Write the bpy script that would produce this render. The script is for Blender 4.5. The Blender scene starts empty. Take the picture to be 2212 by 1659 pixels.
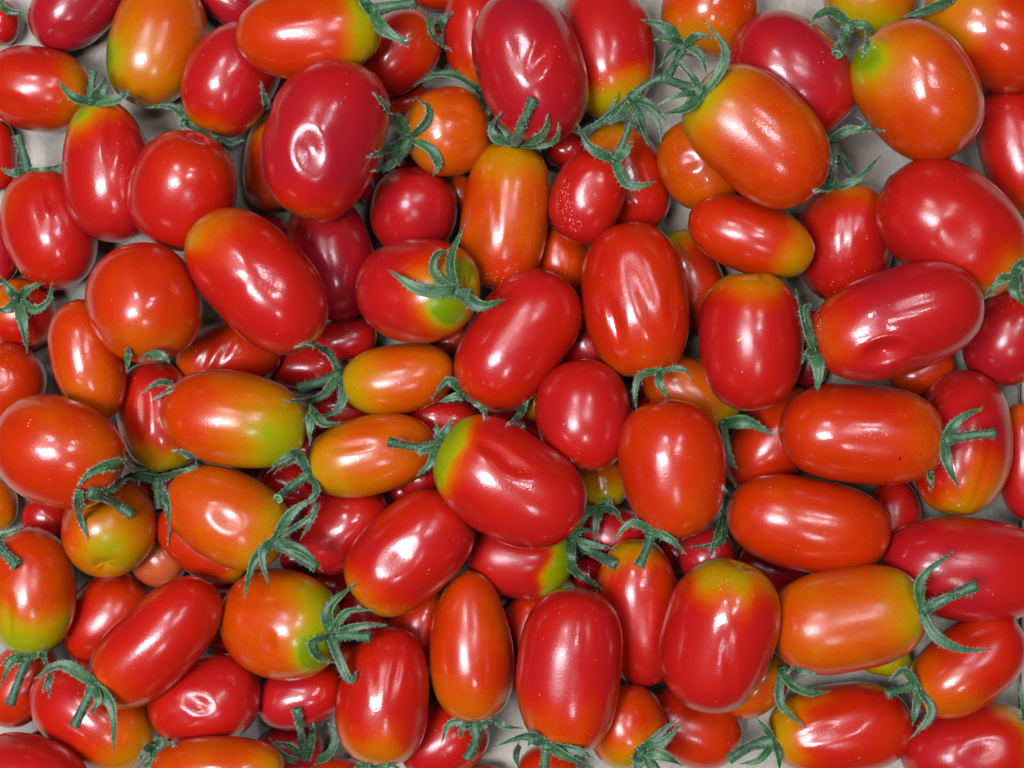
import bpy, math, random
import numpy as np
from mathutils import Vector

random.seed(7)
RNG = np.random.default_rng(11)
scene = bpy.context.scene
col = scene.collection

# ------------------------------------------------------------------ camera
D = 0.55            # camera height above the cardboard (m)
W0 = 0.36           # width of cardboard the frame covers at z = 0 (m)
PXW, PXH = 2212.0, 1659.0
cam_d = bpy.data.cameras.new('camera')
cam_d.sensor_width = 36.0
cam_d.lens = 36.0 * D / W0
cam_d.clip_start = 0.01
cam_d.clip_end = 20.0
cam = bpy.data.objects.new('camera', cam_d)
cam.location = (0, 0, D)
col.objects.link(cam)
scene.camera = cam

# ------------------------------------------------------------------ world, lamps, exposure
world = bpy.data.worlds.new('World')
scene.world = world
world.use_nodes = True
bg = world.node_tree.nodes['Background']
bg.inputs['Color'].default_value = (0.80, 0.88, 1.0, 1)
bg.inputs['Strength'].default_value = 0.02
scene.view_settings.view_transform = 'Standard'
scene.view_settings.look = 'None'
scene.view_settings.exposure = 0.52
scene.view_settings.gamma = 1.0
scene.cycles.diffuse_bounces = 1
scene.cycles.max_bounces = 6


def area(name, loc, sx, sy, radiance, color, target=(0, 0, 0.03)):
    d = bpy.data.lights.new(name, 'AREA')
    d.shape = 'RECTANGLE'
    d.size, d.size_y = sx, sy
    d.energy = radiance * math.pi * sx * sy
    d.color = color
    o = bpy.data.objects.new(name, d)
    o.location = loc
    v = Vector(target) - Vector(loc)
    o.rotation_euler = v.to_track_quat('-Z', 'Y').to_euler()
    col.objects.link(o)
    return o


COOL = (0.84, 0.90, 1.0)
# a bright ceiling panel and smaller lamps in two rows, seen as the streaks and dots on the skins
area('ceiling_panel', (-0.42, 0.14, 1.45), 0.75, 0.60, 2.4, (0.97, 0.97, 1.0))
area('window_lamp', (-0.42, -0.13, 1.25), 0.33, 0.42, 29, COOL)
area('window_lamp', (0.30, 0.20, 1.35), 0.11, 0.28, 24, COOL)
area('window_lamp', (-0.30, 0.55, 1.30), 0.14, 0.20, 28, COOL)
area('window_lamp', (0.44, 0.55, 1.30), 0.11, 0.18, 22, COOL)
area('window_lamp', (0.16, -0.66, 1.25), 0.12, 0.20, 22, COOL)

# ------------------------------------------------------------------ materials
def new_mat(name):
    m = bpy.data.materials.new(name)
    m.use_nodes = True
    nt = m.node_tree
    nt.nodes.clear()
    out = nt.nodes.new('ShaderNodeOutputMaterial')
    p = nt.nodes.new('ShaderNodeBsdfPrincipled')
    nt.links.new(p.outputs[0], out.inputs[0])
    return m, nt, p


def node(nt, t, **kw):
    n = nt.nodes.new(t)
    for k, v in kw.items():
        setattr(n, k, v)
    return n


def ramp(nt, stops, fac):
    r = nt.nodes.new('ShaderNodeValToRGB')
    e = r.color_ramp.elements
    while len(e) > 1:
        e.remove(e[-1])
    e[0].position = stops[0][0]
    e[0].color = (*stops[0][1], 1)
    for p, c in stops[1:]:
        x = e.new(p)
        x.color = (*c, 1)
    nt.links.new(fac, r.inputs[0])
    return r.outputs[0]


def math_n(nt, op, a, b=None, c=None, clamp=False):
    n = nt.nodes.new('ShaderNodeMath')
    n.operation = op
    n.use_clamp = clamp
    for i, v in enumerate((a, b, c)):
        if v is None:
            continue
        if isinstance(v, (int, float)):
            n.inputs[i].default_value = v
        else:
            nt.links.new(v, n.inputs[i])
    return n.outputs[0]


def noise(nt, vec, scale, detail=3, rough=0.5):
    n = nt.nodes.new('ShaderNodeTexNoise')
    n.inputs['Scale'].default_value = scale
    n.inputs['Detail'].default_value = detail
    n.inputs['Roughness'].default_value = rough
    nt.links.new(vec, n.inputs['Vector'])
    return n.outputs['Fac']


def shifted(nt):
    tc = nt.nodes.new('ShaderNodeTexCoord')
    oi = nt.nodes.new('ShaderNodeObjectInfo')
    s = nt.nodes.new('ShaderNodeVectorMath')
    s.operation = 'MULTIPLY_ADD'
    s.inputs[1].default_value = (1, 1, 1)
    cx = nt.nodes.new('ShaderNodeCombineXYZ')
    v = math_n(nt, 'MULTIPLY', oi.outputs['Random'], 3.7)
    for i in range(3):
        nt.links.new(v, cx.inputs[i])
    nt.links.new(tc.outputs['Object'], s.inputs[0])
    nt.links.new(cx.outputs[0], s.inputs[2])
    return s.outputs[0]


def tomato_material():
    m, nt, p = new_mat('tomato_skin')
    L = nt.links.new
    vec = shifted(nt)
    at = node(nt, 'ShaderNodeAttribute', attribute_name='ripe')
    n1 = noise(nt, vec, 55, 4, 0.55)
    n2 = noise(nt, vec, 900, 2, 0.6)
    v = math_n(nt, 'MULTIPLY_ADD', math_n(nt, 'SUBTRACT', n1, 0.5), 0.34, at.outputs['Fac'])
    v = math_n(nt, 'MULTIPLY_ADD', math_n(nt, 'SUBTRACT', n2, 0.5), 0.13, v)
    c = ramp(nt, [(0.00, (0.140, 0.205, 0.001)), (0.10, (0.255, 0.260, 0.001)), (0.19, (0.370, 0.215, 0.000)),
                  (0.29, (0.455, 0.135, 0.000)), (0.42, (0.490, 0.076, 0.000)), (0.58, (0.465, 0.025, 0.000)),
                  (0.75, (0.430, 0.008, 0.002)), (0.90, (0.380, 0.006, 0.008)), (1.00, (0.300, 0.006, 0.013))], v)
    # pale corky flecks and dust grains lying on the skin
    vo = node(nt, 'ShaderNodeTexVoronoi')
    vo.inputs['Scale'].default_value = 620
    L(vec, vo.inputs['Vector'])
    big = noise(nt, vec, 90, 3)
    lim = math_n(nt, 'MULTIPLY', math_n(nt, 'SUBTRACT', big, 0.42, clamp=True), 0.55)
    fleck = math_n(nt, 'LESS_THAN', vo.outputs['Distance'], lim)
    lum = math_n(nt, 'GREATER_THAN', node_sep(nt, vo.outputs['Color']), 0.66)
    fleck = math_n(nt, 'MULTIPLY', fleck, lum)
    mx = node(nt, 'ShaderNodeMix', data_type='RGBA')
    L(math_n(nt, 'MULTIPLY', fleck, 0.40), mx.inputs[0])
    L(c, mx.inputs[6])
    mx.inputs[7].default_value = (0.75, 0.50, 0.33, 1)
    pl = node(nt, 'ShaderNodeAttribute', attribute_name='pale')
    my = node(nt, 'ShaderNodeMix', data_type='RGBA')
    L(pl.outputs['Fac'], my.inputs[0])
    L(mx.outputs[2], my.inputs[6])
    my.inputs[7].default_value = (0.52, 0.13, 0.05, 1)
    L(my.outputs[2], p.inputs['Base Color'])
    p.inputs['Roughness'].default_value = 0.30
    p.inputs['Specular IOR Level'].default_value = 0.24
    rn = math_n(nt, 'ADD', math_n(nt, 'MULTIPLY', noise(nt, vec, 150, 3), 0.4), math_n(nt, 'MULTIPLY', noise(nt, vec, 38, 3), 0.6))
    rn = math_n(nt, 'MULTIPLY_ADD', math_n(nt, 'SUBTRACT', rn, 0.38, clamp=True), 0.95, 0.06)
    L(rn, p.inputs['Coat Roughness'])
    L(math_n(nt, 'MULTIPLY_ADD', rn, -1.0, 1.0), p.inputs['Coat Weight'])
    p.inputs['Coat IOR'].default_value = 1.42
    p.inputs['Subsurface Weight'].default_value = 0.0
    p.inputs['Subsurface Radius'].default_value = (1.0, 0.35, 0.12)
    p.inputs['Subsurface Scale'].default_value = 0.004
    b = node(nt, 'ShaderNodeBump')
    b.inputs['Strength'].default_value = 0.12
    b.inputs['Distance'].default_value = 0.00025
    h = math_n(nt, 'ADD', noise(nt, vec, 1400, 2), math_n(nt, 'MULTIPLY', noise(nt, vec, 220, 3), 1.4))
    h = math_n(nt, 'MULTIPLY_ADD', fleck, 1.5, h)
    L(h, b.inputs['Height'])
    L(b.outputs[0], p.inputs['Normal'])
    L(b.outputs[0], p.inputs['Coat Normal'])
    return m


def node_sep(nt, colsock):
    s = nt.nodes.new('ShaderNodeSeparateColor')
    nt.links.new(colsock, s.inputs[0])
    return s.outputs[0]


def green_material(name, dark, mid, light, rough):
    m, nt, p = new_mat(name)
    L = nt.links.new
    vec = shifted(nt)
    n1 = noise(nt, vec, 160, 4, 0.6)
    n2 = noise(nt, vec, 2300, 2, 0.6)
    v = math_n(nt, 'MULTIPLY_ADD', math_n(nt, 'SUBTRACT', n2, 0.5), 0.9, n1)
    c = ramp(nt, [(0.30, dark), (0.52, mid), (0.74, light)], v)
    # a pale rime of glandular dots
    vo = node(nt, 'ShaderNodeTexVoronoi')
    vo.inputs['Scale'].default_value = 2600
    L(vec, vo.inputs['Vector'])
    dots = math_n(nt, 'LESS_THAN', vo.outputs['Distance'], 0.22)
    pick = math_n(nt, 'GREATER_THAN', node_sep(nt, vo.outputs['Color']), 0.55)
    mx = node(nt, 'ShaderNodeMix', data_type='RGBA')
    L(math_n(nt, 'MULTIPLY', math_n(nt, 'MULTIPLY', dots, pick), 0.38), mx.inputs[0])
    L(c, mx.inputs[6])
    mx.inputs[7].default_value = (0.34, 0.46, 0.34, 1)
    rim = node(nt, 'ShaderNodeAttribute', attribute_name='rim')
    mr = node(nt, 'ShaderNodeMix', data_type='RGBA')
    L(math_n(nt, 'MULTIPLY', rim.outputs['Fac'], 0.62), mr.inputs[0])
    L(mx.outputs[2], mr.inputs[6])
    mr.inputs[7].default_value = (0.22, 0.34, 0.20, 1)
    L(mr.outputs[2], p.inputs['Base Color'])
    p.inputs['Roughness'].default_value = rough
    p.inputs['Specular IOR Level'].default_value = 0.5
    p.inputs['Sheen Weight'].default_value = 0.12
    p.inputs['Sheen Roughness'].default_value = 0.35
    p.inputs['Sheen Tint'].default_value = (0.75, 0.95, 0.8, 1)
    b = node(nt, 'ShaderNodeBump')
    b.inputs['Strength'].default_value = 0.35
    b.inputs['Distance'].default_value = 0.0004
    L(math_n(nt, 'ADD', n2, n1), b.inputs['Height'])
    L(b.outputs[0], p.inputs['Normal'])
    return m


M_TOM = tomato_material()
M_SEPAL = green_material('sepal_green', (0.010, 0.036, 0.012), (0.028, 0.084, 0.025), (0.075, 0.165, 0.055), 0.38)
M_STEM = green_material('stem_green', (0.012, 0.042, 0.016), (0.032, 0.092, 0.036), (0.080, 0.165, 0.075), 0.5)

M_HAIR, _nt, _p = new_mat('plant_hair')
_p.inputs['Base Color'].default_value = (0.55, 0.68, 0.56, 1)
_p.inputs['Roughness'].default_value = 0.5
M_CUT, _nt, _p = new_mat('cut_stem_end')
_p.inputs['Base Color'].default_value = (0.14, 0.24, 0.09, 1)
_p.inputs['Roughness'].default_value = 0.6
M_SCAR, _nt, _p = new_mat('corky_scar')
_n = noise(_nt, shifted(_nt), 1500, 3)
_nt.links.new(ramp(_nt, [(0.3, (0.16, 0.13, 0.05)), (0.7, (0.50, 0.45, 0.22))], _n), _p.inputs['Base Color'])
_p.inputs['Roughness'].default_value = 0.8

M_CARD, _nt, _p = new_mat('cardboard_paper')
_tc = _nt.nodes.new('ShaderNodeTexCoord')
_mp = _nt.nodes.new('ShaderNodeMapping')
_mp.inputs['Scale'].default_value = (1, 0.55, 1)
_nt.links.new(_tc.outputs['Object'], _mp.inputs[0])
_f = noise(_nt, _mp.outputs[0], 900, 5, 0.65)
_b = noise(_nt, _tc.outputs['Object'], 26, 4, 0.6)
_v = math_n(_nt, 'ADD', math_n(_nt, 'MULTIPLY', _f, 0.45), math_n(_nt, 'MULTIPLY', _b, 0.55))
_nt.links.new(ramp(_nt, [(0.28, (0.28, 0.232, 0.178)), (0.5, (0.41, 0.348, 0.282)), (0.72, (0.52, 0.455, 0.38))], _v),
              _p.inputs['Base Color'])
_p.inputs['Roughness'].default_value = 0.85
_bn = _nt.nodes.new('ShaderNodeBump')
_bn.inputs['Strength'].default_value = 0.5
_bn.inputs['Distance'].default_value = 0.0006
_nt.links.new(_v, _bn.inputs['Height'])
_nt.links.new(_bn.outputs[0], _p.inputs['Normal'])

# ------------------------------------------------------------------ the tomatoes
# key, stem end (x, y), blossom end (x, y), half width, pile rank, lean of the stem end towards the sky (deg),
# (ripeness at the stem, ripeness of the body, how far the stem tone reaches), options, label
# ripeness: 0 green, .27 yellow, .42 orange, .6 orange red, .8 red, 1 dark crimson.   Positions are measured on the
# cardboard in units of W0/2212 m, y to the near edge; each tomato is then let down until it rests on what lies below it.
T = []


def t(key, s, b, w, rank, tilt, ripe, label, **o):
    T.append(dict(key=key, s=s, b=b, w=w, rank=rank, tilt=tilt, ripe=ripe, label=label, **o))


t('A1', (0, 0), (0, 98), 43, 1, 0, (.7, .8, .3), 'small dark red tomato under a curled sepal in the top left corner')
t('A2', (253, -64), (81, 88), 80, 1.5, 0, (.9, .95, .3), 'pinkish crimson tomato at the top edge, left of the green flanked orange one', dents=[(150, 85, 30, 12, 20, 3)])
t('A3', (300, 224), (375, -42), 110, 2, 8, (.30, .46, .4), 'orange tomato with a green left flank, reaching the top edge at left', spots=[(232, 130, 45, -.45), (300, 60, 60, -.06)])
t('A4', (435, 287), (566, 58), 100, 2, 0, (.28, .86, .22), 'crimson tomato with a yellow lower end above a thin truss stalk, upper left')
t('A5', (420, -60), (545, 45), 52, 1, 0, (.9, .95, .3), 'crimson tomato tip showing at the top edge between two orange ones')
t('A6', (828, 62), (508, 82), 99, 2.5, 0, (.10, .62, .33), 'large red orange tomato with green right end and thick calyx, top edge', dents=[(640, 40, 60, 22, 5, 4)], spots=[(720, 40, 60, -.12)])
t('A7', (642, 466), (761, 134), 131, 4, 0, (.5, .92, .12), 'large crimson tomato with a deep round dent ringed by a bright highlight, upper left', dents=[(684, 343, 24, 36, 15, 12), (590, 270, 18, 50, 15, 4)], n=2.3)
t('A8', (198, 207), (-32, 172), 98, 2, 0, (.28, .72, .40), 'red tomato with orange right end and small low dent, lying at the left edge', dents=[(50, 237, 28, 14, -20, 5)])
t('A9', (212, 218), (262, 518), 101, 2, 6, (.34, .84, .25), 'pear shaped red tomato with an olive patch under its upright calyx, upper left', taper=-.17, dents=[(262, 290, 10, 60, 0, 4)], spots=[(190, 260, 38, -.35)])
t('A10', (445, 297), (348, 532), 118, 3, 25, (.68, .78, .3), 'smooth round red tomato with a small brown nick, overlapping the pear shaped one', dents=[(462, 413, 5, 9, 0, 2)])
t('A11', (72, 370), (146, 622), 100, 1.6, 0, (.58, .80, .35), 'red tomato with a narrow vertical dent and stalk pointing up, near the left edge', dents=[(132, 440, 9, 22, 10, 6), (105, 455, 10, 40, 15, 3)])
t('A12', (-10, 258), (-5, 412), 46, .8, 0, (.75, .8, .3), 'dark red tomato sliver at the left edge under the orange ended red one')
t('A13', (-20, 450), (-5, 615), 58, .8, 0, (.85, .92, .3), 'dark crimson tomato sliver at the left edge above the small star calyx one')
t('A14', (600, 243), (580, 456), 68, 1.2, 0, (.40, .58, .6), 'orange tomato mostly hidden behind the left side of the large dented crimson one')
t('A15', (680, 420), (752, 692), 97, 1.5, 0, (.85, .93, .3), 'dusky crimson tomato lying in the shade below the large dented crimson one', spots=[(690, 560, 60, .05)])
t('A16', (545, 482), (625, 520), 34, .5, 0, (.8, .85, .3), 'small dark red tomato sliver above the shoulder of a big glossy red one')
t('A17', (438, 476), (676, 742), 118, 4, 0, (.38, .80, .16), 'big glossy red tomato with a small orange shoulder, left of centre', dents=[(500, 650, 14, 60, -50, 3), (600, 600, 30, 45, 10, 3)], n=2.45, spots=[(425, 520, 40, -.25)])
t('A18', (352, 772), (270, 530), 124, 3, 15, (.52, .70, .3), 'lumpy almost hexagonal red tomato with an orange underside, left side', dents=[(340, 590, 20, 40, 20, 3), (260, 740, 20, 50, 60, 5)], lump=1.6)
t('A19', (218, 912), (165, 650), 83, 2, 0, (.45, .58, .5), 'plum shaped orange red tomato at left, just below the lumpy hexagonal one', taper=-.08)
t('A20', (42, 604), (50, 757), 79, 1.5, 52, (.42, .76, .2), 'small red tomato at the left edge wearing a star calyx that faces up')
t('A21', (-60, 940), (60, 755), 90, 1.5, 0, (.5, .62, .4), 'orange red tomato cut by the left edge above the largest one there', dents=[(15, 815, 30, 16, -30, 5)])
t('A22', (264, 1022), (-10, 932), 121, 3, 0, (.52, .62, .35), 'very large smooth red orange tomato at the left edge, mid height', n=2.25)
t('A23', (374, 1018), (312, 782), 93, 1.6, 0, (.20, .74, .4), 'red tomato turning olive at its lower end, between two larger ones at mid left', dents=[(330, 880, 10, 40, 5, 4)])
t('A24', (384, 800), (605, 742), 80, 1.4, 0, (.45, .66, .4), 'orange red tomato with wavy furrows, tucked above the yellow green ended one', dents=[(460, 770, 9, 40, -30, 4), (500, 760, 9, 40, -30, 4)])
t('A25', (664, 932), (352, 878), 108, 3, 0, (.19, .48, .60), 'large orange tomato fading to yellow green on its right half, left of centre', spots=[(600, 940, 90, -.07), (440, 900, 70, .06), (560, 830, 60, .08)], dents=[(560, 870, 70, 8, -5, 2)])
t('A26', (742, 838), (980, 797), 79, 2.6, 0, (.22, .45, .40), 'small orange tomato with a yellow left end in its calyx, left of centre')
t('A27', (740, 792), (586, 795), 49, 1.2, 0, (.75, .82, .3), 'red tomato lying under a curled sepal, left of the small orange one')
t('A28', (680, 742), (815, 722), 46, 1.4, 0, (.8, .88, .3), 'dark red tomato sliver beneath the round one with a green patch and twisted calyx')
t('A29', (1036, 628), (768, 625), 116, 3, 34, (.20, .82, .36), 'round red tomato with a bright green patch under a large twisted calyx, upper centre', spots=[(925, 645, 44, -.40), (895, 600, 34, -.30), (965, 685, 34, -.35), (1015, 580, 24, -.3), (970, 600, 40, -.3)])
t('A30', (905, 360), (882, 550), 96, 1.9, 25, (.82, .88, .3), 'round dark red tomato below the one wearing the star calyx, upper centre')
t('A31', (878, 318), (1052, 250), 98, 2.3, 22, (.36, .53, .35), 'small round orange tomato wearing a sprawling star calyx on its left, upper centre', dents=[(996, 253, 34, 16, 5, 4)])
t('A32', (835, 232), (935, 215), 42, 1, 0, (.6, .68, .3), 'brownish orange tomato sliver behind the top of the star calyx one')
t('A33', (780, 372), (825, 430), 38, .6, 0, (.85, .9, .3), 'very dark red tomato sliver right below the large ring dented crimson one')
t('A34', (935, 48), (785, 180), 86, 1.4, 0, (.55, .78, .45), 'dark red tomato with orange right end, near the top edge under a drooping sepal')
t('A35', (885, -22), (1005, -12), 42, .9, 0, (.6, .7, .3), 'orange red tomato sliver at the top edge above a pale curled sepal')
t('A36', (1040, 190), (1012, -45), 72, 1.4, 0, (.5, .76, .35), 'red orange tomato half hidden behind the left side of the tall crimson one')
t('A37', (1083, -14), (1203, 304), 122, 3, 0, (.8, .92, .2), 'tall crimson tomato with wavy skin at the top edge, a stalk tip touching it', dents=[(1120, 120, 20, 60, 20, 4), (1165, 150, 16, 34, -25, 6)], lump=1.1, fur=.3)
t('A38', (1328, 256), (1290, -42), 111, 1.9, 8, (.16, .82, .33), 'red tomato with a sharply bounded yellow green lower end, beside the tall crimson one', sharp=1)
t('A39', (1505, 124), (1558, -78), 111, 1.4, 0, (.32, .55, .4), 'orange tomato cut by the top edge behind a tangle of green sepals')
t('A40', (1818, 272), (1600, 55), 120, 2, 0, (.84, .92, .2), 'large dark crimson tomato at top right behind the green shouldered orange one', n=2.3)
t('A41', (1505, 184), (1765, 412), 123, 3.5, 0, (.16, .52, .35), 'large orange tomato with a yellow green left shoulder, above the slim crosswise one', n=2.5, spots=[(1620, 330, 60, .0), (1560, 230, 50, -.08)])
t('A42', (1884, 75), (2080, 325), 128, 2.4, 0, (.36, .53, .35), 'orange red tomato with a notched green shoulder and pale shallow dent, top right', dents=[(1920, 190, 26, 44, 10, 3), (1890, 95, 10, 16, 30, 5)], spots=[(1858, 140, 46, -.40)])
t('A43', (1860, 72), (1902, -105), 101, 1.5, 0, (.16, .46, .4), 'orange tomato with olive lower end and forked calyx, top edge at right')
t('A44', (2008, -12), (2282, 150), 116, 2, 0, (.28, .64, .4), 'orange red tomato filling the top right corner')
t('A45', (2252, 462), (2152, 190), 86, 1.8, 0, (.5, .76, .3), 'red tomato cut by the right edge below the top right corner one')
t('A46', (2190, 602), (1924, 384), 133, 2.3, 0, (.22, .78, .26), 'large red tomato with a shallow dent and an orange lower end, at the right', dents=[(2040, 520, 30, 42, -30, 5), (1960, 395, 10, 8, 0, 3)])
t('A47', (1846, 394), (1806, 652), 109, 1.8, 6, (.20, .82, .28), 'red tomato with olive top and stalk standing up, beneath two others at right', dents=[(1800, 500, 8, 70, 5, 3)], spots=[(1750, 470, 40, -.12)])
t('A48', (1758, 564), (1490, 461), 83, 2.5, 0, (.20, .64, .30), 'slim orange red tomato with a yellow green right tip, lying crosswise at upper right', taper=.0)
t('A49', (1455, 272), (1562, 442), 87, 1.6, 0, (.40, .48, .5), 'dull orange tomato partly under the large green shouldered one, upper right', dents=[(1480, 360, 20, 14, 0, 4)])
t('A50', (1455, 496), (1532, 722), 76, 1.2, 0, (.15, .68, .25), 'orange red tomato with an olive tip, squeezed behind the slim crosswise one')
t('A51', (1398, 813), (1347, 481), 119, 3, 0, (.55, .68, .3), 'wrinkled orange red tomato with long vertical folds, right of centre', dents=[(1322, 700, 11, 46, 18, 9), (1382, 640, 20, 70, 22, 7), (1438, 660, 9, 36, -3, 5)], n=2.4, fur=.2)
t('A52', (1300, 328), (1240, 521), 83, 2.3, 18, (.68, .80, .3), 'small red tomato dusted with white grains, with a long sepalled calyx, upper centre', dents=[(1275, 420, 22, 26, -20, 3)])
t('A53', (1308, 268), (1398, 502), 87, 1.4, 0, (.24, .76, .30), 'red tomato with olive orange shoulder behind the small white dusted one')
t('A54', (1110, 305), (1072, 625), 98, 2.7, 0, (.22, .45, .30), 'orange yellow capsule shaped tomato with an upright crown calyx, upper centre', dents=[(1062, 420, 8, 80, 8, 4)], n=2.7, spots=[(1090, 600, 60, .12), (1110, 340, 50, -.05)])
t('A55', (1196, 478), (1225, 642), 72, 1, 0, (.5, .6, .3), 'brownish orange tomato in shade between the capsule shaped one and the wrinkled one')
t('A56', (1024, 868), (1210, 600), 108, 3.4, 0, (.62, .80, .3), 'plain red oblong tomato leaning right in the centre, under a twisted calyx tip', n=2.6)
t('A57', (1264, 1020), (1254, 778), 110, 3, 8, (.78, .83, .3), 'small pure red teardrop tomato in the centre without calyx', taper=-.02, n=2.12)
t('A58', (1148, 840), (1175, 905), 40, .9, 0, (.12, .3, .5), 'small yellow green tomato glimpsed left of the pure red teardrop one')
t('A59', (1335, 800), (1210, 700), 66, 1, 0, (.7, .8, .3), 'dusky red tomato in shade left of the wrinkled one')
t('A60', (1060, 900), (1180, 945), 58, .7, 0, (.85, .9, .3), 'very dark red tomato crossed by a hanging sepal, left of the red teardrop one')
t('A61', (1042, 920), (868, 892), 50, .8, 0, (.7, .84, .4), 'dark red tomato in shade under the small orange one with a yellow end')
t('A62', (662, 1014), (938, 950), 88, 2.7, 0, (.34, .45, .5), 'long orange tomato with a thick stalked calyx on its left end, left of centre', dents=[(770, 960, 50, 10, 8, 3)])
t('A63', (950, 960), (1248, 1130), 122, 3.6, 0, (.02, .82, .20), 'big bright red tomato with a lime green end and two dents, dead centre', dents=[(1080, 975, 45, 12, -30, 8), (1110, 1005, 40, 12, -15, 6), (1010, 1100, 24, 30, 30, 3)], sharp=1, n=2.45)
t('A64', (1466, 1164), (1438, 864), 119, 3, 0, (.56, .62, .3), 'red orange egg shaped tomato right of the red teardrop one', taper=-.10)
t('A65', (1312, 1098), (1290, 985), 60, 1, 0, (.12, .34, .6), 'yellow olive tomato showing under the red teardrop one')
t('A66', (1612, 588), (1630, 892), 116, 3, 6, (.26, .84, .22), 'upright red tomato with olive cap and tiny yellow fleck, right of centre', sharp=1, n=2.4, dents=[(1640, 600, 10, 10, 0, 3)])
t('A67', (1758, 748), (2116, 638), 120, 3.6, 0, (.50, .88, .13), 'large dark red tomato with a deep puckered crater, lying crosswise at right', dents=[(1886, 764, 36, 20, 15, 19), (1960, 660, 60, 12, 15, 3)], n=2.45)
t('A68', (2205, 625), (2142, 830), 95, 1.6, 0, (.86, .95, .3), 'dark crimson tomato cut by the right edge beside the one with a puckered crater')
t('A69', (1925, 832), (2055, 772), 56, 1, 0, (.5, .62, .3), 'dull orange tomato in shade under the one with a puckered crater')
t('A70', (2036, 952), (1686, 922), 112, 3.2, 0, (.46, .65, .25), 'red orange oblong tomato with tiny black specks and calyx pointing right', n=2.5, dents=[(1960, 900, 50, 12, 10, 4)], specks=[(1944, 990, 3.2), (1990, 981, 2), (1918, 1043, 2)])
t('A71', (2050, 1115), (2105, 800), 108, 2, 12, (.24, .86, .28), 'crimson tomato with yellow lower end and folded scar, near the right edge', dents=[(2095, 1010, 8, 60, -15, 4)])
t('A72', (2212, 868), (2222, 1125), 66, 1.5, 0, (.5, .82, .3), 'red tomato sliver at the right edge beside the crimson yellow ended one')
t('A73', (1752, 850), (1590, 1055), 90, 1.3, 0, (.46, .68, .4), 'orange red tomato under a broad pointed sepal, behind the oblong one with black specks')
t('A74', (1598, 898), (1392, 800), 76, 1.2, 0, (.15, .48, .4), 'brownish orange tomato with an olive tip, under the wrinkled one')
t('A75', (1752, 670), (1745, 845), 48, .7, 0, (.85, .9, .3), 'very dark red tomato behind a limp sepal, left of the puckered crater one')
t('A76', (1920, 1168), (1574, 1098), 106, 3.3, 0, (.60, .65, .3), 'smooth red orange tomato lying crosswise beneath the one with black specks', n=2.4)
t('A77', (1942, 1214), (1925, 1035), 62, 1.4, 0, (.7, .78, .3), 'dull red tomato half hidden under the right end of the smooth crosswise one')
t('A78', (2275, 1245), (1908, 1212), 114, 1.9, 0, (.45, .86, .22), 'pinkish red tomato cut by the right edge behind a long curved calyx')
t('A79', (1982, 1520), (2200, 1352), 92, 1.6, 0, (.42, .72, .4), 'red orange tomato with two limbed stalk and calyx, lower right beneath the pinkish one')
t('A80', (2235, 1590), (1948, 1645), 105, 1.4, 0, (.10, .82, .30), 'red tomato with a curved dent and green right side, filling the bottom right corner', dents=[(2095, 1605, 40, 26, 20, 7)])
t('A81', (1996, 1312), (1666, 1368), 115, 3, 0, (.20, .50, .42), 'orange tomato with yellow right end and sickle shaped calyx, lower right', n=2.6)
t('A82', (1592, 1212), (1515, 1537), 127, 3.2, 10, (.10, .82, .24), 'red tomato with a moss green cap and scar, lower right of centre', sharp=1, n=2.35, dents=[(1560, 1420, 10, 90, 10, 3)])
t('A83', (1688, 1420), (1568, 1530), 66, 1.3, 0, (.24, .46, .5), 'yellow orange tomato squeezed under the moss capped red one')
t('A84', (1968, 1432), (1840, 1405), 42, .9, 0, (.1, .22, .6), 'olive green tomato edge peeping out under the one with the sickle shaped calyx')
t('A85', (1658, 1592), (1970, 1560), 102, 1.7, 0, (.18, .74, .3), 'red tomato with yellow green left end at the bottom edge, lower right', dents=[(1770, 1560, 60, 14, 20, 5)])
t('A86', (1385, 1530), (1598, 1612), 86, 1.2, 0, (.75, .62, .4), 'brownish red tomato at the bottom edge right of the big spiky calyx')
t('A87', (1372, 1658), (1338, 1482), 90, 1.6, 10, (.18, .62, .42), 'orange and yellow tomato with spiky calyx at the bottom edge')
t('A88', (1214, 1623), (1246, 1269), 121, 3.1, 0, (.42, .84, .18), 'large oblong red tomato standing upright at bottom centre, spread calyx at its foot', n=2.5, dents=[(1260, 1350, 8, 70, 0, 2)])
t('A89', (1368, 1163), (1392, 1484), 93, 1.9, 6, (.12, .82, .33), 'narrow red tomato with yellow green top between two big red ones, lower centre', spots=[(1440, 1260, 30, -.15)], taper=.03)
t('A90', (1026, 1560), (1008, 1237), 93, 2.9, 0, (.40, .57, .3), 'slim orange red tomato tapering upward, bottom centre', taper=.14)
t('A91', (1238, 1222), (1005, 1192), 88, 2, 0, (.06, .82, .42), 'red tomato with lime green right end and calyx, under the dead centre one', sharp=1)
t('A92', (775, 1296), (996, 1088), 109, 2.8, 0, (.26, .80, .17), 'red tomato with a yellow left end and a shallow wrinkled dent, below centre left', dents=[(866, 1192, 36, 24, 40, 5)], n=2.6)
t('A93', (935, 1262), (875, 1445), 72, 1.2, 0, (.45, .68, .3), 'dark orange tomato deep behind the left side of the slim tapering one')
t('A94', (814, 1652), (848, 1355), 104, 2.8, 0, (.34, .80, .32), 'upright red tomato with an olive base, bottom left of centre', taper=.10, dents=[(862, 1440, 8, 50, -10, 4), (812, 1440, 8, 50, 10, 3)])
t('A95', (1042, 1550), (872, 1650), 86, 1.3, 0, (.6, .82, .3), 'pinkish red tomato at the bottom edge under the slim tapering one')
t('A96', (1150, 1275), (1128, 1500), 68, .9, 0, (.7, .76, .3), 'dull dark red tomato in shade left of the large upright one at bottom centre')
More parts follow.
